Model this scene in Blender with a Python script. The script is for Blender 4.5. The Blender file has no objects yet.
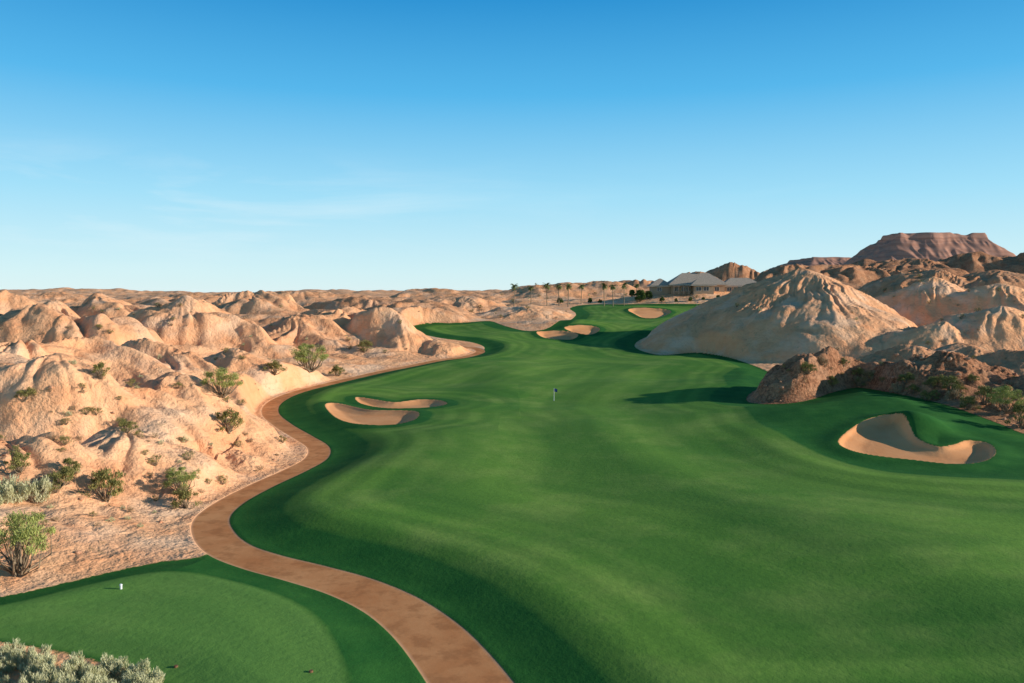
import bpy, math, time
import numpy as np
from mathutils import Vector, Matrix
T0=time.time()
F=800.0; HC=22.0; TH=math.atan(44.5/F); CT=math.cos(TH); ST=math.sin(TH)
SUN_EL=math.radians(15.5); SUN_AZ=math.radians(97)
scene=bpy.context.scene
COL=scene.collection
rng=np.random.default_rng(7)

# ------------------------------------------------------------ noise
_tabs={}
def tab(seed):
    if seed not in _tabs:
        r=np.random.default_rng(seed+100); p=r.permutation(256).astype(np.int32)
        a=r.random(256)*2*np.pi
        _tabs[seed]=(p,np.cos(a).astype(np.float32),np.sin(a).astype(np.float32))
    return _tabs[seed]
def perlin(x,y,seed=0):
    p,gx,gy=tab(seed)
    fx=np.floor(x); fy=np.floor(y)
    X=fx.astype(np.int32); Y=fy.astype(np.int32)
    xf=(x-fx).astype(np.float32); yf=(y-fy).astype(np.float32)
    u=xf*xf*xf*(xf*(xf*6-15)+10); v=yf*yf*yf*(yf*(yf*6-15)+10)
    def g(ix,iy,dx,dy):
        h=p[(p[ix&255]+iy)&255]
        return gx[h]*dx+gy[h]*dy
    a=g(X,Y,xf,yf); b=g(X+1,Y,xf-1,yf); c=g(X,Y+1,xf,yf-1); d=g(X+1,Y+1,xf-1,yf-1)
    return ((a+(b-a)*u)+((c+(d-c)*u)-(a+(b-a)*u))*v)*1.5
def sabs(v,k=0.05): return np.sqrt(v*v+k*k)-k*0.5
def smooth(a,b,x):
    t=np.clip((x-a)/(b-a),0,1); return t*t*(3-2*t)

# ------------------------------------------------------------ base land form
_gd=np.arange(0,40001,5.0)
_g=np.interp(_gd,[0,140,200,250,300,350,400,450,500,550,600,900,40000],[0,0,1,3.2,6.5,10,13.5,16.5,18.7,19.8,20.4,21,21])
_gg=_g.copy()
for _ in range(6): _gg[1:-1]=(_gg[:-2]+_gg[1:-1]*2+_gg[2:])/4
BANKS=[(74,146,38,42,4.4,2),(-24,175,20,12,1.0,2),(24,340,24,16,2.6,2),(73,428,24,16,2.2,2),(119,497,52,34,5.6,4),(-60,30,30,20,1.5,2)]
def base(x,y):
    z=np.interp(y,_gd,_gg)
    for cx,cy,rx,ry,h,pw in BANKS:
        r=((x-cx)/rx)**2+((y-cy)/ry)**2
        z=z+h*np.exp(-(r**(pw/2)))
    return z
def ray(px,py):
    xc=(px-512)/F; yc=(341.5-py)/F
    dy=CT+yc*ST; dz=-ST+yc*CT
    return xc/dy, dz/dy
_DS=np.exp(np.linspace(math.log(20),math.log(640),1400))
def P(px,py,lift=0.0):
    sx,sz=ray(px,py)
    xs=sx*_DS; zr=HC+sz*_DS
    d=zr-base(xs,_DS)-lift
    i=np.argmax(d<0)
    if not (d<0).any(): i=len(_DS)-1
    if i>0 and d[i]<0:
        t=d[i-1]/(d[i-1]-d[i]); D=_DS[i-1]+(_DS[i]-_DS[i-1])*t
    else: D=_DS[i]
    return (sx*D,D)
def catmull(pts,closed=True,n=5):
    p=np.array(pts,float); m=len(p); out=[]
    rngi=range(m) if closed else range(m-1)
    for i in rngi:
        if closed: a,b,c,d=p[(i-1)%m],p[i],p[(i+1)%m],p[(i+2)%m]
        else: a,b,c,d=p[max(i-1,0)],p[i],p[i+1],p[min(i+2,m-1)]
        for k in range(n):
            t=k/n
            out.append(0.5*((2*b)+(-a+c)*t+(2*a-5*b+4*c-d)*t*t+(-a+3*b-3*c+d)*t**3))
    if not closed: out.append(p[-1])
    return np.array(out)
def segdist2(x,y,pts,closed):
    m=len(pts); best=np.full(x.shape,1e12,np.float32); ins=np.zeros(x.shape,bool)
    for i in range(m if closed else m-1):
        ax,ay=pts[i]; bx,by=pts[(i+1)%m]
        ex,ey=bx-ax,by-ay; L=ex*ex+ey*ey+1e-9
        dx=x-ax; dy=y-ay
        t=np.clip((dx*ex+dy*ey)/L,0,1)
        q=(dx-t*ex)**2+(dy-t*ey)**2
        np.minimum(best,q,out=best)
        if closed and ay!=by:
            c=((ay>y)!=(by>y))&(dx<ex*dy/(by-ay))
            ins^=c
    return best,ins
def sd_poly(x,y,pts,pad,far=-200.0):
    out=np.full(x.shape,far,np.float32)
    lo=pts.min(0)-pad; hi=pts.max(0)+pad
    m=(x>lo[0])&(x<hi[0])&(y>lo[1])&(y<hi[1])
    if m.any():
        b,ins=segdist2(x[m].astype(np.float32),y[m].astype(np.float32),pts,True)
        s=np.sqrt(b); out[m]=np.where(ins,s,-s)
    return out
def line_dist(x,y,pts,pad=40):
    out=np.full(x.shape,200.0,np.float32)
    lo=pts.min(0)-pad; hi=pts.max(0)+pad
    m=(x>lo[0])&(x<hi[0])&(y>lo[1])&(y<hi[1])
    if m.any():
        b,_=segdist2(x[m].astype(np.float32),y[m].astype(np.float32),pts,False); out[m]=np.sqrt(b)
    return out

PATHPX=[(560,850),(520,760),(476,690),(450,655),(425,628),(392,604),(352,586),(308,573),(262,561),(230,549),(214,534),(212,518),(230,502),(262,485),(295,470),(316,458),(318,447),(303,437),(283,425),(270,413),(275,402),(297,392),(332,383),(375,373),(410,366),(440,360),(464,357),(480,352),(474,348),(455,346.5)]
MAINPX=PATHPX[:-2]+[(484,347),(470,342),(440,338),(418,333),(408,328),(425,324),(460,323),(490,321),(505,326),(530,331),(556,323),(576,315),(570,308),(590,304.5),(640,304),(700,304),(750,303.5),(735,309),(715,316),(695,322),(664,331),(640,340),(636,348),(660,355),(695,353),(730,358),(760,368),(778,378),(768,386),(752,392),(748,402),(780,404),(810,400),(835,392),(858,388),(885,392),(935,402),(965,411),(1000,424),(1040,438),(1200,470),(1500,560),(1700,760),(1500,850)]
TEEPX=[(222,547),(262,561),(308,573),(352,586),(392,604),(425,628),(450,655),(476,690),(520,760),(560,850),(300,850),(220,740),(165,690),(130,672),(70,655),(0,642),(-120,630),(-160,612),(-60,603),(0,597),(60,584),(110,572),(160,562),(200,557)]
BUNKPX=[
 [(325,404),(335,401),(352,404),(372,409),(400,411),(418,414),(415,422),(395,426),(365,425),(345,421),(332,414)],
 [(356,394),(375,396),(395,399),(420,397),(440,399),(447,404),(435,408),(400,408),(378,405),(360,400)],
 [(838,445),(848,434),(866,424),(888,421),(900,423),(908,431),(918,441),(938,447),(955,445),(968,441),(988,443),(996,452),(985,462),(955,466),(915,462),(875,458),(850,453)],
 [(537,332),(560,331),(578,334),(570,338),(545,337)],
 [(565,327),(590,325.5),(600,329),(590,334),(572,332)],
 [(628,310),(645,308),(668,310),(670,314),(655,318),(640,317)]]
BLIFT=[1.1,1.1,0.9,.8,.8,.3]
PATH=catmull([P(*p) for p in PATHPX],False,6)
MAIN=catmull([P(*p) for p in MAINPX],True,4)
TEE=catmull([P(*p) for p in TEEPX],True,4)
BUNK=[catmull([P(*p,lift=l) for p in b],True,4) for b,l in zip(BUNKPX,BLIFT)]
CREST=[([(575,418),(610,445),(690,490),(820,545),(960,600),(1100,660)],0.7,8.5),
       ([(330,530),(400,570),(480,610),(570,660),(640,720)],0.4,6.0),
       ([(760,440),(800,470),(880,492),(1040,500)],0.5,4.5),
       ([(400,470),(450,440),(500,400),(510,370)],0.55,9.0)]
CREST=[(catmull([P(*p) for p in c],False,4),h,w) for c,h,w in CREST]

# peaks: px,py,D,rx (left,right),ry,rot,group,rockiness
PK=[(808,271,286,(54,36),(58,48),0,1,.15),(768,289,274,(32,26),(36,30),0,1,.15),(702,316,276,(22,26),(20,24),0,1,.15),(846,286,284,22,(38,30),0,1,.12),
 (830,339,158,14,16,0,2,1),(806,346,155,13,15,0,2,1),(782,367,153,12,13,0,2,1),(766,385,152,9,10,0,2,1),(795,387,146,10,9,0,2,1),(856,350,156,15,16,0,2,1),(885,354,152,16,16,0,2,1),(930,347,154,18,18,0,2,1),(975,362,149,17,17,0,2,1),(1025,376,144,18,17,0,2,1),(1080,380,142,20,18,0,2,.9),(1150,376,150,25,25,0,2,.8),(900,380,140,11,9,0,2,1),(950,386,138,13,10,0,2,1),(1000,397,132,13,10,0,2,1),(1035,408,126,12,9,0,2,1),
 (942,278,310,36,44,0,3,.03),(1003,284,290,34,40,0,3,.03),(1065,276,300,38,42,0,3,.03),(985,304,240,34,34,0,3,.03),(1060,310,235,36,34,0,3,.1),(928,320,235,22,26,0,3,.03),(1130,314,240,40,40,0,3,.3),(1220,300,260,60,60,0,3,.3),(905,347,200,22,22,0,3,.5),(960,345,200,26,26,0,3,.5),(1030,350,190,28,26,0,3,.5),
 (330,308,292,38,36,0,4,.25),(392,325,272,28,26,0,4,.1),(440,339,263,22,18,0,4,.05),(285,316,262,32,28,0,4,.25),(170,313,238,50,38,0,4,.15),(50,312,210,50,36,0,4,.2),(240,300,330,48,36,0,4,.2),(110,300,310,54,36,0,4,.2),(0,301,290,54,40,0,4,.2),(180,295,420,64,40,0,5,.3),(300,292,460,64,40,0,5,.3),(60,294,430,64,40,0,5,.3),
 (20,338,140,42,32,0,4,.1),(140,345,152,42,30,0,4,.1),(235,349,188,30,26,0,4,.1),(50,380,108,36,22,-12,4,.1),(165,394,118,28,18,-15,4,.1),(242,413,125,19,13,-20,4,.1),(262,449,103,13,8,-20,4,.05),(125,434,93,24,14,-15,4,.1),(-60,366,110,34,26,0,4,.2),(-160,360,120,40,30,0,4,.2),(-30,428,84,20,14,0,4,.2),(205,380,146,25,18,-15,4,.1),
 (420,302,345,36,30,0,5,.4),(522,306,392,30,26,0,5,.05),(470,298,420,36,26,0,5,.3),(380,295,400,54,40,0,5,.5),
 (600,284,620,70,45,0,5,.4),(545,287,600,60,40,0,5,.3),(655,277,680,60,50,0,5,.6),(450,289,580,60,40,0,5,.3),(737,261,760,66,60,0,5,.8),(700,271,700,56,50,0,5,.8),(790,266,620,60,50,0,5,.8),
 (850,263,560,90,66,0,5,.8),(905,256,640,110,90,0,5,.9),(975,253,660,110,90,0,5,.9),(1060,245,640,110,90,0,5,.9),(1000,270,430,70,50,0,5,.6),(930,271,430,50,50,0,5,.6),(1150,253,560,110,90,0,5,.7),(830,265,760,90,70,0,5,.8)]
PKW=[]
for px,py,D,rx,ry,rot,gid,rk in PK:
    rx=rx if isinstance(rx,tuple) else (rx,rx); ry=ry if isinstance(ry,tuple) else (ry,ry)
    sx,sz=ray(px,py); cx=sx*D; cz=HC+sz*D
    h=cz-float(base(np.array([cx]),np.array([float(D)]))[0])
    PKW.append((cx,D,rx,ry,math.radians(rot),gid,rk,h))

def field(x,y):
    x=np.asarray(x,np.float64); y=np.asarray(y,np.float64)
    b=base(x,y)
    sm=sd_poly(x,y,MAIN,90); st=sd_poly(x,y,TEE,90)
    m=(y<330)&(np.abs(x)<150); dp=np.full(x.shape,200.0,np.float32)
    q,_=segdist2(x[m].astype(np.float32),y[m].astype(np.float32),PATH,False); dp[m]=np.sqrt(q)
    sp=1.6-dp+0.75*np.clip((85-y)/35,0,1)
    T=np.maximum(sm,st)
    sb=np.full(x.shape,-200.0,np.float32); bid=np.full(x.shape,-1,np.int32)
    for i,bp in enumerate(BUNK):
        s=sd_poly(x,y,bp,14); mm=s>sb; sb[mm]=s[mm]; bid[mm]=i
    d=np.maximum(0,-np.maximum(T,sp+0.8))
    wx=x+9*perlin(x/44,y/44,1)+3.2*perlin(x/15,y/15,2)+1.0*perlin(x/5,y/5,5)
    wy=y+9*perlin(x/44,y/44,3)+3.2*perlin(x/15,y/15,4)+1.0*perlin(x/5,y/5,6)
    best=np.zeros(x.shape); gid=np.zeros(x.shape,np.int32); rock=np.zeros(x.shape)
    for k,(cx,cy,rx,ry,rot,g,rk,h) in enumerate(PKW):
        if h<=0.3: continue
        R=max(rx+ry)
        mm=(np.abs(x-cx)<R*1.3+12)&(np.abs(y-cy)<R*1.3+12)
        if not mm.any(): continue
        s=min(1.0,min(rx+ry)/26.0)*(0.7 if g==1 else 1.0)
        X=x[mm]+(wx[mm]-x[mm])*s-cx; Y=y[mm]+(wy[mm]-y[mm])*s-cy
        c,sn=math.cos(rot),math.sin(rot)
        U=(X*c+Y*sn); V=(-X*sn+Y*c)
        U=U/np.where(U<0,rx[0],rx[1])/1.1; V=V/np.where(V<0,ry[0],ry[1])/1.1
        r=np.sqrt(U*U+V*V)+1e-6; th=np.arctan2(V,U)
        rr=np.clip(r,0,1)
        pr=0.5*(0.5+0.5*np.cos(np.pi*rr))+0.5*(1-rr)
        if g==1:
            pr=0.45*(1-rr**1.8)+0.55*(1-rr)
            K=7; cxn=np.cos(th)*K; sxn=np.sin(th)*K
            fl=sabs(perlin(cxn+k*7.3+r*2.5,sxn+r*2.5,11),.04)+.5*sabs(perlin(cxn*2.2+k+r*4,sxn*2.2+r*4,12),.04)
            fa=0.085; m0=.42
        else:
            K=3.2; cxn=np.cos(th)*K; sxn=np.sin(th)*K
            fl=sabs(perlin(cxn+k*7.3+r*1.5,sxn+r*1.9,11),.03); fa=0.26 if g!=3 else .12; m0=.3
        band=np.clip(rr*3.0,0,1)*(1-rr)
        hh=h*(pr-fa*(m0-fl)*band)
        o=best[mm]; up=hh>o
        kk=h*(0.08 if g==1 else .25)
        t=np.clip(0.5+0.5*(hh-o)/max(kk,.2),0,1)
        nb=o+(hh-o)*t+kk*t*(1-t)*(0.5 if g==1 else .25)
        best[mm]=nb
        gg=gid[mm]; gg[up&(hh>0.6)]=g; gid[mm]=gg
        rv=rock[mm]; w=np.clip(hh/1.5,0,1)*up; rv=rv*(1-w)+rk*w; rock[mm]=rv
    rock=np.maximum(rock,0.95*np.exp(-(((x-84)/40)**2+((y-144)/34)**2)**2))
    cell=0.0045*np.maximum(y,20)
    def fade(l): return smooth(1.6,4.0,l/cell)
    left=smooth(10,-25,x)*smooth(470,300,y)
    w1=smooth(-0.2,3.5,d)*0.85+smooth(0,16,d)*0.15
    w2=smooth(0.5,26,d)
    w3=smooth(0,6,d)
    nf=1-np.clip(best/5,0,1)*(0.30-0.3*rock)*(1-left)
    nf=np.where(gid==1,0.55,np.where(gid==3,.4,nf))
    r1=sabs(perlin(wx/70,wy/42,21),.03); r2=sabs(perlin(wx/27,wy/16,22),.02); r3=sabs(perlin(wx/9.5,wy/6.0,23),.02)
    r4=sabs(perlin((x+.35*wx)/4.6,(y+.35*wy)/3.4,24),.03)
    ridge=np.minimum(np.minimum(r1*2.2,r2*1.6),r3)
    n=(r1-0.22)*(7.5*left+3.0)*w2
    n+=(r2-0.22)*(3.4*left+2.6+rock*1.0)*w2*fade(13)
    n+=(r3-0.22)*(1.3+rock*1.5)*(0.35*w3+0.65*w2)*fade(6.2)*(0.4+1.4*np.clip(r2,0,.5))
    n=n*nf
    n+=(r4-0.22)*(0.26+0.9*rock)*w3*fade(3.2)*np.where(gid==1,.9,1)
    n+=perlin(x/1.2,y/1.2,25)*(0.02+0.26*rock)*w3*fade(1.2)
    lift=left*5.5*smooth(6,60,d)
    far=smooth(480,650,y)*w2
    n+=far*(sabs(perlin(wx/130,wy/70,31))-0.25)*9+far*(sabs(perlin(wx/48,wy/35,32))-0.22)*4
    vf=smooth(1000,1800,y)
    n+=vf*(np.abs(perlin(x/700,y/500,33)))*30
    kk=2.5; t=np.clip(0.5+0.5*(w1*best-lift)/kk,0,1)
    hz=lift+(w1*best-lift)*t+n
    ein=np.minimum(sm,-sp); eit=np.minimum(st,-sp)
    tz=1.0*smooth(0,9,ein)*smooth(420,250,y)+0.45*smooth(0,4.5,eit)
    tz=tz+smooth(0,14,np.minimum(T,-sp))*(1.1*perlin(x/46,y/46,41)+0.22*perlin(x/17,y/17,42))
    inn=smooth(0,12,ein)
    for cp,h,w in CREST:
        dd=line_dist(x,y,cp); tz=tz+inn*h*np.exp(-(dd/w)**2)
    z=b+np.where(T>0,0,hz)*(sp<0)+tz
    z=z-0.06*smooth(-0.4,0.2,sp)
    dep=np.where(y>250,1.0,0.5)
    lip=np.where(bid==2,.40,.22)
    z=z-dep*smooth(-0.15,3.2,sb)+lip*np.exp(-(np.clip(-sb,0,50)/2.2)**2)*(sb<=0)+lip*(sb>0)*np.exp(-(np.clip(sb,0,50)/0.5)**2)
    tx,ty=P(930,433,0.9); z=z+2.1*np.exp(-((x-tx)/4.0)**2-((y-ty-3)/5.5)**2)*smooth(1.2,-0.5,sb)
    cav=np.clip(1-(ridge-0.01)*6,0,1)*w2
    return dict(z=z,sm=sm,st=st,T=T,sp=sp,sb=sb,bid=bid,gid=gid,rock=rock,d=d,cav=cav,best=best)

# ------------------------------------------------------------ ground grid
tc=np.concatenate([np.linspace(-1.4,-0.68,80,endpoint=False),np.linspace(-0.68,0.68,1060),np.linspace(0.68,1.4,81)[1:]])
Dr=np.concatenate([np.exp(np.linspace(math.log(9),math.log(640),920)),np.exp(np.linspace(math.log(640),math.log(30000),190))[1:]])
NC,NR=len(tc),len(Dr)
Y=np.repeat(Dr,NC).reshape(NR,NC); X=tc[None,:]*(Y+12)
fd=field(X.ravel(),Y.ravel())
Z=fd['z'].reshape(NR,NC)
print('field',time.time()-T0)
def grid_normals(X,Y,Z):
    du=np.stack([np.gradient(A,axis=1) for A in (X,Y,Z)],-1); dv=np.stack([np.gradient(A,axis=0) for A in (X,Y,Z)],-1)
    n=np.cross(du,dv); n/=np.linalg.norm(n,axis=-1,keepdims=True)+1e-12
    n[n[...,2]<0]*=-1
    return n.reshape(-1,3)
NRM=grid_normals(X,Y,Z)
V=np.stack([X.ravel(),Y.ravel(),Z.ravel()],1).astype(np.float32)
ii=np.arange(NR*NC).reshape(NR,NC)
Q=np.stack([ii[:-1,:-1],ii[:-1,1:],ii[1:,1:],ii[1:,:-1]],-1).reshape(-1,4)
def mesh_from(name,V,Q,attrs=None,nrm=None,smoothf=True):
    me=bpy.data.meshes.new(name)
    k=Q.shape[1]
    me.vertices.add(len(V)); me.vertices.foreach_set('co',np.ascontiguousarray(V,np.float32).ravel())
    me.loops.add(Q.size); me.loops.foreach_set('vertex_index',Q.astype(np.int32).ravel())
    me.polygons.add(len(Q)); me.polygons.foreach_set('loop_start',np.arange(0,Q.size,k,dtype=np.int32))
    me.update(calc_edges=True)
    me.polygons.foreach_set('use_smooth',np.full(len(Q),smoothf))
    for a,v in (attrs or {}).items():
        at=me.attributes.new(a,'FLOAT','POINT'); at.data.foreach_set('value',np.ascontiguousarray(v,np.float32))
    if nrm is not None: me.normals_split_custom_set_from_vertices(nrm.astype(np.float32).tolist())
    me.update()
    return me
def add_obj(name,me,kind=None,label=None,cat=None,group=None,parent=None,mat=None):
    o=bpy.data.objects.new(name,me); COL.objects.link(o)
    if kind: o['kind']=kind
    if label: o['label']=label
    if cat: o['category']=cat
    if group: o['group']=group
    if parent: o.parent=parent
    if mat: 
        for mm in (mat if isinstance(mat,list) else [mat]): me.materials.append(mm)
    return o

# ------------------------------------------------------------ node helpers
class NT:
    def __init__(s,tree): s.t=tree; s.n=tree.nodes; s.l=tree.links
    def new(s,ty,**k):
        n=s.n.new(ty)
        for a,v in k.items(): setattr(n,a,v)
        return n
    def put(s,sock,v):
        if isinstance(v,bpy.types.NodeSocket): s.l.new(v,sock)
        else: sock.default_value=v
    def math(s,op,a,b=0.0,c=None,clamp=False):
        n=s.new('ShaderNodeMath',operation=op); n.use_clamp=clamp
        s.put(n.inputs[0],a); s.put(n.inputs[1],b)
        if c is not None: s.put(n.inputs[2],c)
        return n.outputs[0]
    def rng(s,v,a,b,c=0.0,d=1.0,sm=False):
        n=s.new('ShaderNodeMapRange'); n.clamp=True
        if sm: n.interpolation_type='SMOOTHSTEP'
        s.put(n.inputs[0],v); 
        for i,q in enumerate((a,b,c,d)): s.put(n.inputs[i+1],q)
        return n.outputs[0]
    def mix(s,f,a,b,bt='MIX'):
        n=s.new('ShaderNodeMix',data_type='RGBA',blend_type=bt)
        s.put(n.inputs[0],f); 
        s.put(n.inputs[6],a if isinstance(a,bpy.types.NodeSocket) else (*a,1)); s.put(n.inputs[7],b if isinstance(b,bpy.types.NodeSocket) else (*b,1))
        return n.outputs[2]
    def fmix(s,f,a,b):
        n=s.new('ShaderNodeMix',data_type='FLOAT'); s.put(n.inputs[0],f); s.put(n.inputs[2],a); s.put(n.inputs[3],b); return n.outputs[0]
    def noise(s,vec,scale,detail=4,rough=0.55,dist=0.0):
        n=s.new('ShaderNodeTexNoise'); s.put(n.inputs['Vector'],vec); n.inputs['Scale'].default_value=scale
        n.inputs['Detail'].default_value=detail; n.inputs['Roughness'].default_value=rough; n.inputs['Distortion'].default_value=dist
        return n.outputs[0]
    def attr(s,name):
        n=s.new('ShaderNodeAttribute',attribute_name=name); return n.outputs['Fac']
def new_mat(name,rough=0.9,spec=0.15):
    m=bpy.data.materials.new(name); m.use_nodes=True
    nt=NT(m.node_tree); b=m.node_tree.nodes['Principled BSDF']
    b.inputs['Roughness'].default_value=rough; b.inputs['Specular IOR Level'].default_value=spec
    return m,nt,b
def simple(name,c,var=0.25,scale=1.0,rough=0.8,spec=0.2):
    m,nt,b=new_mat(name,rough,spec)
    tcn=nt.new('ShaderNodeTexCoord').outputs['Object']
    n=nt.noise(tcn,scale,4)
    f=nt.rng(n,.3,.7)
    col=nt.mix(f,tuple(v*(1-var) for v in c),tuple(min(1,v*(1+var)) for v in c))
    nt.put(b.inputs['Base Color'],col)
    return m

# ------------------------------------------------------------ ground material
GM,nt,bs=new_mat('ground_surface',0.95,0.05)
pos=nt.new('ShaderNodeNewGeometry').outputs['Position']
n_big=nt.noise(pos,0.03,4); n_mid=nt.noise(pos,0.22,5,0.62); n_fine=nt.noise(pos,1.7,5,0.7); n_h=nt.noise(pos,0.55,3,0.6)
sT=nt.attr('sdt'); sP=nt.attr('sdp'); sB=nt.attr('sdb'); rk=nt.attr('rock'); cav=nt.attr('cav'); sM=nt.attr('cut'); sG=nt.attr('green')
dc=nt.mix(nt.rng(n_big,.35,.65),(0.98,0.475,0.225),(0.98,0.55,0.30))
dc=nt.mix(nt.rng(n_mid,.42,.74),dc,(0.94,0.40,0.18))
dc=nt.mix(nt.rng(nt.noise(pos,0.09,3),.50,.66,0,.6),dc,(0.98,0.66,0.43))
sep=nt.new('ShaderNodeSeparateXYZ'); nt.put(sep.inputs[0],pos)
zz=nt.math('ADD',sep.outputs[2],nt.math('MULTIPLY',n_mid,2.5))
comb=nt.new('ShaderNodeCombineXYZ'); nt.put(comb.inputs[2],zz)
strat=nt.noise(comb.outputs[0],0.8,3,0.7)
dc=nt.mix(nt.math('MULTIPLY',nt.rng(strat,.5,.66),0.25),dc,(0.72,0.29,0.13))
rkn=nt.math('MULTIPLY',rk,nt.rng(n_mid,.3,.6,.65,1.0))
dc=nt.mix(rkn,dc,nt.mix(nt.rng(n_fine,.38,.68),(0.18,0.072,0.035),(0.60,0.27,0.14)))
dc=nt.mix(nt.math('MULTIPLY',cav,0.18),dc,(0.56,0.23,0.11))  # gully occlusion shade painted into the desert colour, along with darker rubble
speck=nt.rng(n_fine,.60,.68)
dc=nt.mix(nt.math('MULTIPLY',speck,0.22),dc,(0.42,0.22,0.12))
scr=nt.rng(nt.noise(pos,0.35,5,0.8),.61,.66)
dc=nt.mix(nt.math('MULTIPLY',scr,0.45),dc,(0.34,0.22,0.10))
# grass
g_big=nt.noise(pos,0.035,3,.5,.6)
ga=nt.mix(nt.rng(g_big,.35,.65),(0.120,0.270,0.040),(0.200,0.350,0.055))
ga=nt.mix(nt.rng(nt.noise(pos,0.10,4,.65),.46,.72,0,.65),ga,(0.34,0.43,0.10))
rough=nt.mix(nt.rng(n_mid,.35,.65),(0.024,0.125,0.024),(0.056,0.190,0.034))
edge=nt.math('ADD',sM,nt.math('MULTIPLY',nt.math('SUBTRACT',n_mid,.5),1.0))
ga=nt.mix(nt.rng(edge,-0.4,0.4),rough,ga)
stripe=nt.math('SINE',nt.math('MULTIPLY',sM,2*math.pi/4.2))
sfade=nt.rng(sM,6,16,.24,.10)
ga=nt.mix(nt.math('MULTIPLY',nt.rng(stripe,-.6,.6),sfade),ga,(0.018,0.100,0.018))
st2=nt.math('SINE',nt.math('ADD',nt.math('MULTIPLY',sM,2*math.pi/15),nt.math('MULTIPLY',n_big,5)))
ga=nt.mix(nt.rng(st2,-.5,.5,0,.26),ga,(0.030,0.130,0.026))
ga=nt.mix(nt.rng(sG,-.3,.3,0,.55),ga,(0.21,0.39,0.085))
ga=nt.mix(nt.rng(n_fine,.3,.72,0,.26),ga,(0.028,0.098,0.018))
pa=nt.mix(nt.rng(n_mid,.35,.65),(0.62,0.235,0.085),(0.76,0.335,0.135))
pa=nt.mix(nt.rng(n_h,.48,.62,0,.5),pa,(0.40,0.15,0.055))
pa=nt.mix(nt.rng(sP,0.03,0.28,.4,0),pa,(0.80,0.50,0.32))
sa=nt.mix(nt.rng(n_mid,.35,.65),(0.88,0.37,0.145),(0.94,0.44,0.19))
sTn=nt.math('ADD',sT,nt.math('MULTIPLY',nt.math('SUBTRACT',n_fine,.5),1.1))
fT=nt.rng(sTn,-0.12,0.12); fP=nt.rng(sP,-0.05,0.05); 
fB=nt.rng(nt.math('ADD',sB,nt.math('MULTIPLY',nt.math('SUBTRACT',n_fine,.5),.5)),-0.06,0.06)
c=nt.mix(fT,dc,ga); c=nt.mix(fP,c,pa); c=nt.mix(fB,c,sa)
nt.put(bs.inputs['Base Color'],c)
rg=nt.math('ABSOLUTE',nt.math('SUBTRACT',n_mid,.5)); rg2=nt.math('ABSOLUTE',nt.math('SUBTRACT',n_h,.5))
hd=nt.math('ADD',nt.math('ADD',nt.math('MULTIPLY',rg,1.1),nt.math('MULTIPLY',rg2,0.5)),nt.math('MULTIPLY',n_fine,nt.fmix(rk,0.12,0.40)))
hg=nt.math('MULTIPLY',n_fine,0.06)
hh=nt.fmix(nt.math('MAXIMUM',fT,fB),hd,hg)
hh=nt.fmix(fP,hh,nt.math('MULTIPLY',n_fine,.015))
bp=nt.new('ShaderNodeBump'); bp.inputs['Strength'].default_value=1.0; bp.inputs['Distance'].default_value=1.0
nt.put(bp.inputs['Height'],hh); nt.put(bs.inputs['Normal'],bp.outputs[0])

ring=catmull([P(*p) for p in [(735,372),(745,415),(790,448),(850,474),(930,488),(1030,492),(1200,500),(1500,560),(1500,420),(1100,400),(900,370)]],True,4)
sr=sd_poly(X.ravel(),Y.ravel(),ring,40)
gpoly=catmull([P(*p) for p in [(-40,618),(20,606),(90,588),(150,578),(200,580),(255,592),(300,612),(330,645),(345,690),(330,740),(240,740),(180,690),(120,662),(40,645),(-30,634)]],True,4)
sg=sd_poly(X.ravel(),Y.ravel(),gpoly,20)
cut=np.minimum(fd['sm']-7.0,-sr)
cut=np.minimum(cut,-fd['sb']-2.5)
cut=np.maximum(cut,sg)
fd['cut']=np.clip(cut,-60,200); fd['green']=sg
# ------------------------------------------------------------ split to objects
def fav(a): return a[Q].mean(1)
cls=np.zeros(len(Q),np.int32)
g=fd['gid'][Q[:,0]]
cls[g>0]=10+g[g>0]
fT_=fav(fd['T']); cls[fT_>0]=1
cls[(fav(fd['st'])>0)&(fav(fd['st'])>fav(fd['sm']))]=2
cls[fav(fd['sp'])>0]=3
fb=fav(fd['sb']); bidf=fd['bid'][Q[:,0]]
for i in range(len(BUNK)): cls[(fb>0)&(bidf==i)]=20+i
OB={0:('desert_ground','Eroded tan desert ground of gullied badlands',None),
 1:('fairway','Winding mown green golf fairway between desert hills',None),
 2:('tee_lawn','Raised green tee lawn beside the curving cart path',None),
 3:('cart_path','Narrow winding reddish-brown concrete cart path beside fairway',None),
 11:('hill','Tall eroded sandstone hill casting shadow onto the fairway',None),
 12:('hill','Rugged dark reddish rocky mound above the bunker',None),
 13:('hill','Rounded pale sandy hills behind the rocky mound',None),
 14:('hill','Gullied tan badland spurs descending to the cart path',None),
 15:('hill','Low brown badland ridges along the horizon',None),
 20:('sand_bunker','Kidney-shaped sand bunker nearest the cart path',None),
 21:('sand_bunker','Thin long sand bunker behind a kidney-shaped one',None),
 22:('sand_bunker','Large curved sand bunker under a grassy tongue',None),
 23:('sand_bunker','Small sand bunker on the distant fairway edge',None),
 24:('sand_bunker','Small oval sand bunker beside the sandy hill',None),
 25:('sand_bunker','Small sand bunker before the clubhouse lawn',None)}
for k,(nm,lab,_) in OB.items():
    f=Q[cls==k]
    if len(f)==0: print('empty',k); continue
    u,inv=np.unique(f,return_inverse=True); inv=inv.reshape(f.shape)
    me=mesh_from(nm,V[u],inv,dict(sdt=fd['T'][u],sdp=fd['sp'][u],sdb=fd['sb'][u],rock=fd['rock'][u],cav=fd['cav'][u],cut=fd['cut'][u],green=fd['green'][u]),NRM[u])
    add_obj(nm,me,kind='structure',label=lab,mat=GM)
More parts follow.
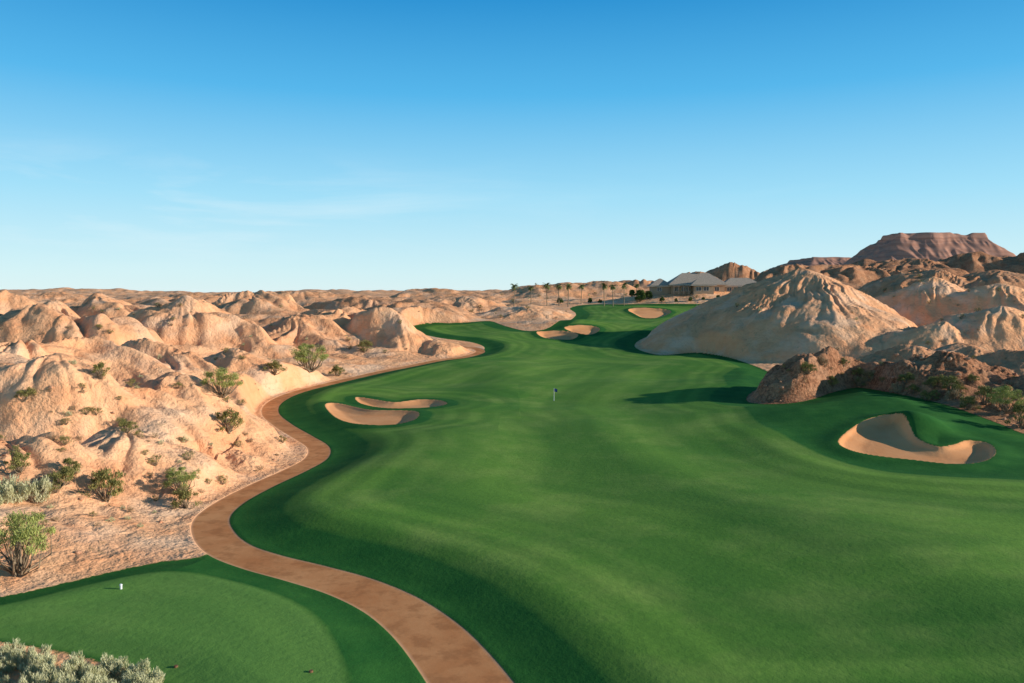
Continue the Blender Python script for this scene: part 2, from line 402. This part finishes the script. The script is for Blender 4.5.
print('ground',time.time()-T0)

# ------------------------------------------------------------ distant mesas
MM,nt,bs=new_mat('mesa_rock',0.95,0.05)
pos=nt.new('ShaderNodeNewGeometry').outputs['Position']
sep=nt.new('ShaderNodeSeparateXYZ'); nt.put(sep.inputs[0],pos)
n1=nt.noise(pos,0.01,5); n2=nt.noise(pos,0.05,5,.7)
cb=nt.new('ShaderNodeCombineXYZ'); nt.put(cb.inputs[2],nt.math('ADD',sep.outputs[2],nt.math('MULTIPLY',n1,30)))
st=nt.noise(cb.outputs[0],0.06,4,.7)
c=nt.mix(nt.rng(st,.4,.6),(0.42,0.19,0.12),(0.64,0.33,0.22)); c=nt.mix(nt.rng(n2,.4,.7,0,.6),c,(0.35,0.21,0.17))
nt.put(bs.inputs['Base Color'],c)
def mesa(px0,px1,pytop,pybase,D,depth,label,seed=50,slope=1.1,cliff=.3,ped=400):
    Df=D-depth/2
    a=(px0-512)/F*Df; b_=(px1-512)/F*(Df+depth*.3); zt=HC-(pytop-297)/F*D; zb=HC-(pybase-297)/F*D
    Hh=zt-zb; W=Hh*slope; pad=W+ped+20
    nx,ny=360,170
    xs=np.linspace(a-pad,b_+pad,nx); ys=np.linspace(D-depth/2-pad,D+depth/2+pad,ny)
    Xm,Ym=np.meshgrid(xs,ys)
    dx=np.maximum(np.maximum(a-Xm,Xm-b_),0); dy=np.maximum(np.abs(Ym-D)-depth/2,0)
    s=np.hypot(dx,dy)+12*perlin(Xm/110,Ym/110,seed)+8*perlin(Xm/40,Ym/40,seed+1)
    q=np.clip(1-s/W,0,1)
    z1=zb+Hh*((1-cliff)*np.clip(q/0.88,0,1)+cliff*smooth(.86,1.0,q))
    z2=15+(zb-15)*np.clip(1-(s-W)/ped,0,1)**1.2
    Zm=np.where(q>0,z1,z2)+2.5*perlin(Xm/70,Ym/70,seed+2)-7*np.abs(perlin(Xm/26,Ym/50,seed+3))*(q<.9)
    Zm=Zm-12*(s-W>ped)
    idx=np.arange(nx*ny).reshape(ny,nx)
    qd=np.stack([idx[:-1,:-1],idx[:-1,1:],idx[1:,1:],idx[1:,:-1]],-1).reshape(-1,4)
    me=mesh_from('mesa',np.stack([Xm.ravel(),Ym.ravel(),Zm.ravel()],1),qd)
    add_obj('mesa',me,kind='structure',label=label,mat=MM)
mesa(898,974,235,260,2500,150,'Flat-topped dark red mesa on the skyline',slope=1.1,cliff=.25,ped=220)
mesa(812,850,259,267,3200,260,'Low flat grey-brown ridge on the skyline',seed=60,slope=2.6,ped=300)
mesa(-60,30,290,297,3400,300,'Pale low mesa far across the desert',seed=70,slope=1.5)

# ------------------------------------------------------------ placing helpers
_DM=np.exp(np.linspace(math.log(28),math.log(900),520))
def cast(pts):
    pts=np.array(pts,float); sx,sz=ray(pts[:,0],pts[:,1])
    XX=sx[:,None]*_DM[None,:]; YY=np.repeat(_DM[None,:],len(pts),0); ZR=HC+sz[:,None]*_DM[None,:]
    f=field(XX.ravel(),YY.ravel()); zt=f['z'].reshape(XX.shape)
    hit=zt>ZR; idx=np.argmax(hit,1); ok=hit.any(1)
    r=np.arange(len(pts)); idx=np.where(idx==0,1,idx)
    gx=XX[r,idx]; gy=YY[r,idx]; a=ZR[r,idx-1]-zt[r,idx-1]; b2=zt[r,idx]-ZR[r,idx]; t=np.clip(a/(a+b2+1e-9),0,1)
    gy=YY[r,idx-1]+(gy-YY[r,idx-1])*t; gx=sx*gy
    f2=field(gx,gy)
    return gx,gy,f2['z'],ok,f2

# ------------------------------------------------------------ plants
def leaf_mat(name,c,c2):
    m,nt,b=new_mat(name,0.75,0.15)
    t=nt.attr('tint'); 
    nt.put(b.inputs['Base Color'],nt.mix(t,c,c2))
    return m
LM={'paloverde':leaf_mat('palo_verde_leaves',(0.20,0.24,0.06),(0.52,0.52,0.16)),
 'creosote':leaf_mat('creosote_leaves',(0.14,0.14,0.04),(0.38,0.33,0.11)),
 'sage':leaf_mat('sage_leaves',(0.40,0.40,0.19),(0.86,0.80,0.50)),
 'dry':leaf_mat('dry_twigs',(0.30,0.19,0.10),(0.60,0.43,0.25)),
 'palm':leaf_mat('palm_fronds',(0.07,0.10,0.03),(0.22,0.24,0.08)),
 'round':leaf_mat('broadleaf_leaves',(0.05,0.09,0.02),(0.15,0.20,0.05))}
BARK=simple('bark',(0.26,0.19,0.12),.3,6)
def tube(pts,rad,k=6):
    Vv=[];Ff=[]
    n=len(pts)
    for i,p in enumerate(pts):
        d=Vector(pts[min(i+1,n-1)])-Vector(pts[max(i-1,0)]); d.normalize()
        u=d.orthogonal().normalized(); w=d.cross(u)
        for j in range(k):
            a=2*math.pi*j/k; q=Vector(p)+(u*math.cos(a)+w*math.sin(a))*rad[i]; Vv.append(tuple(q))
    for i in range(n-1):
        for j in range(k):
            Ff.append((i*k+j,i*k+(j+1)%k,(i+1)*k+(j+1)%k,(i+1)*k+j))
    return np.array(Vv),np.array(Ff)
def plant(seed,W,Hh,nclump,nleaf,ls,la,trunkh=0.15,spread=0.22,flat=0.5,up=0.0):
    r=np.random.default_rng(seed)
    cl=[]
    while len(cl)<nclump:
        p=r.uniform(-1,1,3); p[2]=abs(p[2])
        q=(p[0]**2+p[1]**2+p[2]**2)
        if q<1 and q>0.15: cl.append(p)
    cl=np.array(cl); C=np.stack([cl[:,0]*W/2*.82,cl[:,1]*W/2*.82,Hh*(trunkh+(0.92-trunkh)*cl[:,2])],1)
    SV=[];SF=[];o=0
    for i in range(nclump):
        e=C[i]; s=np.array([r.normal()*.03*W,r.normal()*.03*W,-0.1]); mid=s*0.5+e*0.5+np.array([r.normal()*.05*W,r.normal()*.05*W,-.06*Hh])
        v,f=tube([s,mid,e],[0.014*W+.01,0.009*W,0.003*W],5); SV.append(v); SF.append(f+o); o+=len(v)
    ci=r.integers(0,nclump,nleaf); cr=W*spread*r.uniform(.5,1.2,nclump)
    dirs=r.normal(size=(nleaf,3)); dirs/=np.linalg.norm(dirs,axis=1,keepdims=True)
    rad=r.random(nleaf)**0.6
    Pp=C[ci]+dirs*(rad*cr[ci])[:,None]*np.array([1,1,flat*1.2])
    Pp[:,2]=np.maximum(Pp[:,2],0.03*Hh)
    u=r.normal(size=(nleaf,3)); u[:,2]=np.abs(u[:,2])+up*2; u[:,:2]+=up*Pp[:,:2]/W*3; u/=np.linalg.norm(u,axis=1,keepdims=True)
    w=np.cross(u,r.normal(size=(nleaf,3))); w/=np.linalg.norm(w,axis=1,keepdims=True)
    L=ls*r.uniform(.6,1.4,nleaf)[:,None]; A=la*r.uniform(.6,1.4,nleaf)[:,None]
    LV=np.stack([Pp-u*L-w*A*.3,Pp-w*A,Pp+u*L+w*A*.3,Pp+w*A],1).reshape(-1,3)
    LF=np.arange(nleaf*4).reshape(-1,4)
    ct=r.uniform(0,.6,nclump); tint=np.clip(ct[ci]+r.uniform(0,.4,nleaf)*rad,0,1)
    return (np.concatenate(SV),np.concatenate(SF)),(LV,LF,np.repeat(tint,4))
SPEC={'paloverde':dict(W=6.5,Hh=4.6,nclump=36,nleaf=5200,ls=.15,la=.026,trunkh=.36,spread=.12,up=.3),
 'creosote':dict(W=2.6,Hh=1.7,nclump=22,nleaf=1700,ls=.09,la=.023,trunkh=.2,spread=.15,up=.6),
 'sage':dict(W=1.7,Hh=1.1,nclump=30,nleaf=3600,ls=.085,la=.011,trunkh=.1,spread=.12,flat=1.2,up=1.2),
 'dry':dict(W=1.6,Hh=1.0,nclump=18,nleaf=1200,ls=.12,la=.012,trunkh=.1,spread=.2,flat=.8,up=.8),
 'round':dict(W=7,Hh=6.5,nclump=34,nleaf=5000,ls=.26,la=.14,trunkh=.25,spread=.17,flat=.9)}
PM={}
for kk,sp_ in SPEC.items():
    for v in range(3):
        (sv,sf),(lv,lf,ti)=plant({'paloverde':10,'creosote':20,'sage':30,'dry':40,'round':50}[kk]+v,**sp_)
        ms=mesh_from(kk+'_stems',sv,sf); ms.materials.append(BARK)
        ml=mesh_from(kk+'_crown',lv,lf,{'tint':ti},smoothf=False); ml.materials.append(LM[kk])
        nn=len(lf)//3
        jv=np.concatenate([sv,lv[:nn*4]]); jf=np.concatenate([sf,lf[:nn]+len(sv)])
        mj=mesh_from(kk+'_small',jv,jf,{'tint':np.concatenate([np.zeros(len(sv)),ti[:nn*4]])},smoothf=False)
        mj.materials.append(LM[kk]); mj.materials.append(BARK)
        mi=np.zeros(len(jf),np.int32); mi[:len(sf)]=1; mj.polygons.foreach_set('material_index',mi)
        PM[(kk,v)]=(ms,ml,mj)
NAMES={'paloverde':('palo_verde_tree','tree','Spreading green palo verde tree on sandy slope','trunk','crown'),
 'creosote':('creosote_bush','bush','Olive green creosote bush on bare sandy ground','stem','foliage'),
 'sage':('sagebrush','bush','Pale grey-green sagebrush on sandy ground','stem','foliage'),
 'dry':('dry_shrub','bush','Dry brown twiggy shrub on desert slope','stem','foliage'),
 'round':('shade_tree','tree','Dark rounded shade tree near the clubhouse','trunk','crown')}
def place(kk,x,y,z,s,sz=1.0,big=False,label=None,grp=None,v=None):
    v=int(rng.integers(0,3)) if v is None else v
    ms,ml,mj=PM[(kk,v)]; nm,cat,lab,tn,cn=NAMES[kk]
    rot=(0,0,rng.uniform(0,6.28))
    if big:
        e=bpy.data.objects.new(nm,None); COL.objects.link(e); e.empty_display_size=.2
        e.location=(x,y,z-0.05); e.rotation_euler=rot; e.scale=(s,s,s*sz)
        e['label']=label or lab; e['category']=cat
        if grp: e['group']=grp
        for n_,m_ in ((tn,ms),(cn,ml)):
            o=bpy.data.objects.new(n_,m_); COL.objects.link(o); o.parent=e
    else:
        o=bpy.data.objects.new(nm,mj); COL.objects.link(o); o.location=(x,y,z-0.05); o.rotation_euler=rot; o.scale=(s,s,s*sz)
        o['label']=label or lab; o['category']=cat
        if grp: o['group']=grp
EXP=[('paloverde',222,397,46,None),('paloverde',181,494,44,None),('paloverde',20,574,88,'Large pale green palo verde tree at sandy wash'),
 ('creosote',106,500,52,'Dark olive creosote bush beside sandy wash'),('creosote',228,432,38,None),('paloverde',310,371,46,'Pale grey-green desert tree below badland hill'),
 ('creosote',185,508,34,None),('creosote',60,487,36,None),('creosote',20,472,34,None),('sage',35,500,40,None),('creosote',274,374,26,None),('creosote',128,432,24,None),
 ('creosote',100,378,26,None),('creosote',25,400,24,None),('creosote',70,475,30,None),('sage',8,500,40,None),('creosote',338,376,20,None),('creosote',365,352,20,None),
 ('paloverde',1005,413,44,'Green thorny tree on the rocky mound'),('creosote',1022,428,40,None),('creosote',950,392,26,None),('creosote',905,384,22,None),('creosote',985,404,30,None),('creosote',968,410,24,None),('dry',870,378,16,None)]
r5=np.random.default_rng(99)
for i in range(24):
    px=r5.uniform(800,1024); t_=(px-830)/190
    EXP.append((['creosote','creosote','dry'][i%3],px,r5.uniform(362+t_*25,392+t_*36),r5.uniform(12,22),None))
gx,gy,gz,ok,ff=cast([(e[1],e[2]) for e in EXP])
for (kk,px,py,w,lab),x,y,z,T_ in zip(EXP,gx,gy,gz,ff['T']):
    if T_>0.3: continue
    s=w/F*y/SPEC[kk]['W']
    place(kk,x,y,z,s,1.15 if w>80 else 1.0,True,lab)
pts=[]
for i in range(60):
    px=rng.uniform(-30,155); lo=658+ (px/150)*26
    pts.append((px,rng.uniform(lo,lo+40)))
gx,gy,gz,ok,ff=cast(pts)
for x,y,z,t in zip(gx,gy,gz,ff['T']):
    if t>0.2: continue
    place('sage',x,y,z,rng.uniform(.75,1.35),rng.uniform(.9,1.25),True,'Pale grey-green sagebrush at the tee lawn edge','sagebrush at the tee lawn edge')
pts=[]
for i in range(620):
    r_=rng.random()
    if r_<.62: px=rng.uniform(-10,500); py=rng.uniform(306,575)
    elif r_<.85: px=rng.uniform(750,1034); py=rng.uniform(300,432)
    else: px=rng.uniform(480,1030); py=rng.uniform(275,320)
    pts.append((px,py))
gx,gy,gz,ok,ff=cast(pts)
cnt=0
for i in range(len(pts)):
    if not ok[i] or cnt>225: continue
    x,y,z=gx[i],gy[i],gz[i]
    if ff['d'][i]<1.2: continue
    if ff['gid'][i]==1 and rng.random()<.8: continue
    if float(perlin(np.array([x/14]),np.array([y/14]),91)[0])<-0.12 and y<300: continue
    kk=['creosote','creosote','sage','dry','dry'][int(rng.integers(0,5))]
    if ff['rock'][i]>.5: kk=['creosote','dry','creosote','dry'][int(rng.integers(0,4))]
    s=rng.uniform(.40,.85)*(1 if y<180 else 1.25)
    if y>330: s*=1.5
    if y>300 and rng.random()<.25: kk='creosote'
    place(kk,x,y,z,s,rng.uniform(.7,1.0),False,None,'scattered desert shrubs'); cnt+=1
print('shrubs',cnt,time.time()-T0)

# palms
def palm_mesh(seed):
    r=np.random.default_rng(seed)
    tv,tf=tube([(0,0,-.3),(.1,0,3),(.18,.05,6),(.15,.1,9)],[.24,.18,.15,.14],8)
    LV=[];LF=[];TI=[];o=0
    for i in range(24):
        az=r.uniform(0,6.28); el=r.uniform(-.6,1.25); L=r.uniform(1.9,2.4); n=8
        p=np.array([.15,.1,9.0]); a=el
        for k in range(n):
            d=np.array([math.cos(az)*math.cos(a),math.sin(az)*math.cos(a),math.sin(a)]); q=p+d*L/n
            sidev=np.array([-math.sin(az),math.cos(az),0]); wd=0.5*math.sin(math.pi*(k+1)/(n+1.0))+.06
            for sg_ in (-1,1):
                t1=p+sidev*sg_*wd+d*.25-np.array([0,0,.18]); 
                LV+= [p,q,t1+d*L/n*.5,t1]; LF.append([o,o+1,o+2,o+3]); TI+=[r.uniform(0,1)]*4; o+=4
            p=q; a-=.17
    return (tv,tf),(np.array(LV),np.array(LF),np.array(TI))
PALM=[]
for s in range(2):
    (tv,tf),(lv,lf,ti)=palm_mesh(200+s)
    a=mesh_from('palm_trunk',tv,tf); a.materials.append(BARK); b_=mesh_from('palm_crown',lv,lf,{'tint':ti},smoothf=False); b_.materials.append(LM['palm'])
    PALM.append((a,b_))
PP=[(514,299,17,440),(531,299,15,470),(547,299,20,450),(559,298,18,460),(568,299,22,450),(581,298,16,480),(604,299,21,455),(613,299,23,460),(624,299,21,465),(636,298,16,480),(768,298,12,500)]
xs=np.array([(p[0]-512)/F*p[3] for p in PP]); ys=np.array([p[3] for p in PP],float); zs=field(xs,ys)['z']
for i,p in enumerate(PP):
    a,b_=PALM[i%2]
    e=bpy.data.objects.new('palm_tree',None); COL.objects.link(e); topz=HC-(p[1]-p[2]-297)/F*p[3]
    s=max(.6,(topz-zs[i])/10.8); s=min(s,1.3)
    e.location=(xs[i],ys[i],zs[i]); e.scale=(s,s,s); e.rotation_euler=(0,0,i*1.3)
    e['label']='Tall slender palm tree near the distant clubhouse'; e['category']='tree'; e['group']='palm trees near the clubhouse'
    for n_,m_ in (('trunk',a),('crown',b_)):
        o=bpy.data.objects.new(n_,m_); COL.objects.link(o); o.parent=e
RT=[(640,475,1.1),(648,480,.8),(632,500,.7),(560,500,.6),(765,490,.8),(600,490,.4),(590,500,.5),(775,500,.7),(662,468,.5),(676,466,.35),(690,466,.4),(703,466,.3),(718,466,.45),(738,466,.4),(750,468,.5)]
xs=np.array([(p[0]-512)/F*p[1] for p in RT]); ys=np.array([p[1] for p in RT],float); zs=field(xs,ys)['z']
for p,x,y,z in zip(RT,xs,ys,zs): place('round',x,y,z,p[2],1,True,None,'shade trees near the clubhouse')

# ------------------------------------------------------------ clubhouse
WALL=simple('stucco',(0.40,0.28,0.18),.1,.3); ROOF=simple('roof_tiles',(0.42,0.33,0.25),.22,1.5); TRIM=simple('trim',(0.74,0.66,0.54),.05,1)
GLASS=simple('window_glass',(0.03,0.035,0.04),.2,1,rough=.15,spec=.6); STONE=simple('stone',(0.36,0.26,0.18),.35,2)
class MB:
    def __init__(s): s.v=[];s.f=[]
    def box(s,x0,x1,y0,y1,z0,z1):
        o=len(s.v); s.v+=[(x0,y0,z0),(x1,y0,z0),(x1,y1,z0),(x0,y1,z0),(x0,y0,z1),(x1,y0,z1),(x1,y1,z1),(x0,y1,z1)]
        s.f+=[(o,o+3,o+2,o+1),(o+4,o+5,o+6,o+7),(o,o+1,o+5,o+4),(o+1,o+2,o+6,o+5),(o+2,o+3,o+7,o+6),(o+3,o,o+4,o+7)]
    def hip(s,x0,x1,y0,y1,z0,h,over=1.2):
        x0-=over;x1+=over;y0-=over;y1+=over; o=len(s.v); t=.35
        m=min(x1-x0,y1-y0)/2
        if x1-x0>=y1-y0: r0=(x0+m,(y0+y1)/2);r1=(x1-m-.01,(y0+y1)/2)
        else: r0=((x0+x1)/2,y0+m);r1=((x0+x1)/2,y1-m-.01)
        s.v+=[(x0,y0,z0),(x1,y0,z0),(x1,y1,z0),(x0,y1,z0),(x0,y0,z0+t),(x1,y0,z0+t),(x1,y1,z0+t),(x0,y1,z0+t),(*r0,z0+h),(*r1,z0+h)]
        s.f+=[(o,o+3,o+2,o+1),(o,o+1,o+5,o+4),(o+1,o+2,o+6,o+5),(o+2,o+3,o+7,o+6),(o+3,o,o+4,o+7)]
        if x1-x0>=y1-y0: s.f+=[(o+4,o+5,o+9,o+8),(o+5,o+6,o+9),(o+6,o+7,o+8,o+9),(o+7,o+4,o+8)]
        else: s.f+=[(o+4,o+5,o+8),(o+5,o+6,o+9,o+8),(o+6,o+7,o+9),(o+7,o+4,o+8,o+9)]
    def mesh(s,name,mat):
        me=bpy.data.meshes.new(name); me.from_pydata(s.v,[],s.f); me.update(); me.materials.append(mat); return me
hx=(706-512)/F*486; hy=486.0
hz=float(field(np.array([hx]),np.array([hy]))['z'][0])
HZ=HC-(294-297)/F*hy; hz=max(hz,HZ-.5)
club=bpy.data.objects.new('clubhouse',None); COL.objects.link(club); club.location=(hx,hy,hz)
club['label']='Long low tan clubhouse with hipped tile roofs'; club['category']='building'
vol=[(-22,10,-4,12,4.2,7.2),(-33,-22.01,-1,9,3.4,4.6),(10.01,32,-2,9,3.4,5.0),(-10,2,-10,-4.01,3.8,4.0)]
w=MB(); rf=MB(); tr=MB()
for i,(x0,x1,y0,y1,h,rh) in enumerate(vol):
    w.box(x0,x1,y0,y1,-4,h); rf.hip(x0,x1,y0,y1,h+.01*i+.36,rh,1.6)
    tr.box(x0-1.5,x1+1.5,y0-1.5,y1+1.5,h+.01*i+.02,h+.01*i+.34)
for n_,m_,mat in (('wall',w,WALL),('roof',rf,ROOF),('eave',tr,TRIM)):
    add_obj(n_,m_.mesh(n_,mat),parent=club)
def win(x,y,z,wd,h):
    e=MB(); e.box(x,x+wd,y-.06,y-.02,z,z+h); wo=add_obj('window',e.mesh('window',GLASS),parent=club)
    f=MB(); 
    for (a,b2,c2,d2) in ((x-.15,x,z-.15,z+h+.15),(x+wd,x+wd+.15,z-.15,z+h+.15),(x,x+wd,z+h,z+h+.15),(x,x+wd,z-.15,z),(x+wd/2-.05,x+wd/2+.05,z,z+h)): f.box(a,b2,y-.12,y-.07,c2,d2)
    add_obj('frame',f.mesh('frame',TRIM),parent=wo)
for x in (-20,-16,-13): win(x,-4,.7,2.4,2.4)
win(4,-4,.7,2.6,2.4)
for x in (12,16,20,24,28): win(x,-2,.7,2.6,2.2)
for x in (-8.5,-4): win(x,-10,.8,3,2.3)
win(-30,-1,.7,2.6,2.1)
for x in (-21.5,-18.5,-15.5,-12.5):
    cm=MB(); cm.box(x-.25,x+.25,-8.3,-7.8,-1,3.2); cm.box(x-.4,x+.4,-8.45,-7.65,-1,.9); cm.box(x-.38,x+.38,-8.43,-7.67,3.2,3.5)
    add_obj('column',cm.mesh('column',STONE),parent=club)
pr=MB(); pr.box(-22,-11.7,-8.9,-4.05,3.52,3.8); add_obj('porch_roof',pr.mesh('porch_roof',ROOF),parent=club)
ch=MB(); ch.box(-5,-3.4,3,4.6,8,12.2); ch.box(-5.2,-3.2,2.8,4.8,12.2,12.5); add_obj('chimney',ch.mesh('chimney',STONE),parent=club)

# ------------------------------------------------------------ golf furniture
WHITE=simple('white_paint',(0.8,0.8,0.78),.03,5); NAVY=simple('navy_cloth',(0.03,0.07,0.22),.15,5); DARK=simple('dark_plastic',(0.03,0.03,0.03),.1,5); BROWN=simple('brown_wood',(0.2,0.1,0.05),.2,5)
gx,gy,gz,ok,ff=cast([(554,401),(697,306),(121,589),(176,667),(311,672),(104,591)])
def cyl(r0,r1,z0,z1,k=12,cx=0,cy=0):
    v,f=tube([(cx,cy,z0),(cx,cy,z1)],[r0,r1],k); v=v.tolist(); f=[tuple(q) for q in f]; f.append(tuple(range(k,2*k))); f.append(tuple(range(k-1,-1,-1)))
    me=bpy.data.meshes.new('p'); me.from_pydata(v,[],f); me.update(); return me
for i in range(2):
    e=bpy.data.objects.new('golf_flagstick',None); COL.objects.link(e); e.location=(gx[i],gy[i],gz[i])
    e['label']='White flagstick with small navy flag on mown grass'; e['category']='flag'
    s=13/F*gy[i]/2.6 if i==0 else 1.0
    e.scale=(s,s,s)
    me=cyl(.045,.035,-.1,2.6); add_obj('pole',me,parent=e,mat=WHITE)
    n=12; v=[];f=[]
    for a in range(n+1):
        for bq in range(2):
            v.append((.04+.62*a/n, .05*math.sin(a*.9), 2.55-bq*.62-.16*(a/n)))
    for a in range(n): f.append((a*2,a*2+1,a*2+3,a*2+2))
    me=bpy.data.meshes.new('flag'); me.from_pydata(v,[],f); me.update(); add_obj('flag',me,parent=e,mat=NAVY)
    me=cyl(.1,.1,.0,.02); add_obj('cup',me,parent=e,mat=DARK)
e=bpy.data.objects.new('tee_marker_post',None); COL.objects.link(e); e.location=(gx[2],gy[2],gz[2])
e['label']='Short white marker post standing on the tee lawn'; e['category']='marker'
add_obj('post',cyl(.09,.09,-.1,.30),parent=e,mat=WHITE); add_obj('cap',cyl(.12,.07,.301,.38),parent=e,mat=WHITE)
for i in (3,4):
    e=bpy.data.objects.new('tee_marker',None); COL.objects.link(e); e.location=(gx[i],gy[i],gz[i])
    e['label']='Small brown wooden tee marker on the lawn'; e['category']='marker'; e['group']='tee markers on the lawn'
    add_obj('block',cyl(.14,.11,-.05,.10,10),parent=e,mat=BROWN); add_obj('spike',cyl(.03,.05,-.2,-.051,8),parent=e,mat=DARK)

# ------------------------------------------------------------ boulders
def boulder(seed):
    import bmesh
    bm=bmesh.new(); bmesh.ops.create_icosphere(bm,subdivisions=3,radius=1)
    r=np.random.default_rng(seed); pl=r.normal(size=(9,3)); pl/=np.linalg.norm(pl,axis=1,keepdims=True); dd=r.uniform(.55,.9,9)
    for v in bm.verts:
        c=np.array(v.co)
        for p,d in zip(pl,dd):
            t=c@p
            if t>d: c=c-p*(t-d)
        v.co=Vector(c*np.array([1,.8,.65]))
    me=bpy.data.meshes.new('boulder'); bm.to_mesh(me); bm.free(); return me
RM=simple('boulder_rock',(0.50,0.26,0.15),.35,1.2); BM_=[boulder(s) for s in range(4)]
for m in BM_: m.materials.append(RM)
pts=[(rng.uniform(755,1030),rng.uniform(348,430)) for _ in range(60)]+[(rng.uniform(0,300),rng.uniform(380,570)) for _ in range(24)]
gx,gy,gz,ok,ff=cast(pts)
for i in range(len(pts)):
    if not ok[i] or ff['d'][i]<.8 or gy[i]>260: continue
    s=rng.uniform(.2,.7)*(1 if i<60 else .5)
    o=bpy.data.objects.new('boulder',BM_[i%4]); COL.objects.link(o); o.location=(gx[i],gy[i],gz[i]+.1*s); o.scale=(s,s,s); o.rotation_euler=(rng.uniform(-.4,.4),rng.uniform(-.4,.4),rng.uniform(0,6))
    o['label']='Weathered reddish-brown boulder on the desert slope'; o['category']='rock'; o['group']='boulders on the slopes'

# ------------------------------------------------------------ light, sky, camera
sd=Vector((math.cos(SUN_EL)*math.sin(SUN_AZ),math.cos(SUN_EL)*math.cos(SUN_AZ),math.sin(SUN_EL)))
L=bpy.data.lights.new('sun','SUN'); L.energy=5.0; L.angle=math.radians(.5); L.color=(1,.94,.84)
lo=bpy.data.objects.new('sun',L); COL.objects.link(lo); lo.rotation_euler=sd.to_track_quat('Z','Y').to_euler(); lo.location=(100,-50,80)
W=bpy.data.worlds.new('World'); scene.world=W; W.use_nodes=True
nt=NT(W.node_tree); bg=W.node_tree.nodes['Background']; bg.inputs['Strength'].default_value=.15
sk=nt.new('ShaderNodeTexSky',sky_type='NISHITA'); sk.sun_disc=False; sk.sun_elevation=SUN_EL; sk.sun_rotation=SUN_AZ
sk.air_density=1.0; sk.dust_density=.2; sk.ozone_density=2.0; sk.altitude=500
tcg=nt.new('ShaderNodeTexCoord').outputs['Generated']
sep=nt.new('ShaderNodeSeparateXYZ'); nt.put(sep.inputs[0],tcg)
cr=nt.new('ShaderNodeValToRGB'); nt.put(cr.inputs[0],sep.outputs[2])
stops=[(0,(.72,.90,.93)),(.03,(.64,.89,.95)),(.12,(.36,.75,.96)),(.24,(.085,.48,.86)),(.35,(.012,.28,.66)),(.5,(.012,.12,.30)),(1.0,(.02,.08,.18))]
el=cr.color_ramp.elements
el[0].position=0; el[0].color=(*stops[0][1],1); el[1].position=stops[-1][0]; el[1].color=(*stops[-1][1],1)
for p_,c_ in stops[1:-1]:
    q=el.new(p_); q.color=(*c_,1)
sc_=nt.mix(1.0,cr.outputs[0],(6.67,6.67,6.67),'MULTIPLY')
base_sky=nt.mix(.92,sk.outputs[0],sc_)
mp=nt.new('ShaderNodeMapping'); mp.inputs['Scale'].default_value=(1.5,1.5,9); mp.inputs['Rotation'].default_value=(0,.12,0); nt.put(mp.inputs[0],tcg)
cn=nt.noise(mp.outputs[0],1.6,7,.6,.4)
cl=nt.math('MULTIPLY',nt.rng(cn,.50,.72,0,.5),nt.math('MULTIPLY',nt.rng(sep.outputs[2],.02,.08),nt.rng(sep.outputs[2],.11,.18,1,0)))
cl=nt.math('MULTIPLY',cl,nt.rng(sep.outputs[0],-.3,.1,1,.15))
skc=nt.mix(cl,base_sky,(5.6,6.3,6.5))
nt.put(bg.inputs['Color'],skc)
cam=bpy.data.cameras.new('camera'); co=bpy.data.objects.new('camera',cam); COL.objects.link(co)
cam.sensor_width=36; cam.lens=F/1024*36; cam.clip_end=60000; cam.clip_start=.5
co.location=(0,0,HC); co.rotation_euler=(math.pi/2-TH,0,0); scene.camera=co
scene.view_settings.view_transform='Standard'; scene.view_settings.look='None'; scene.view_settings.exposure=0
print('done',time.time()-T0)
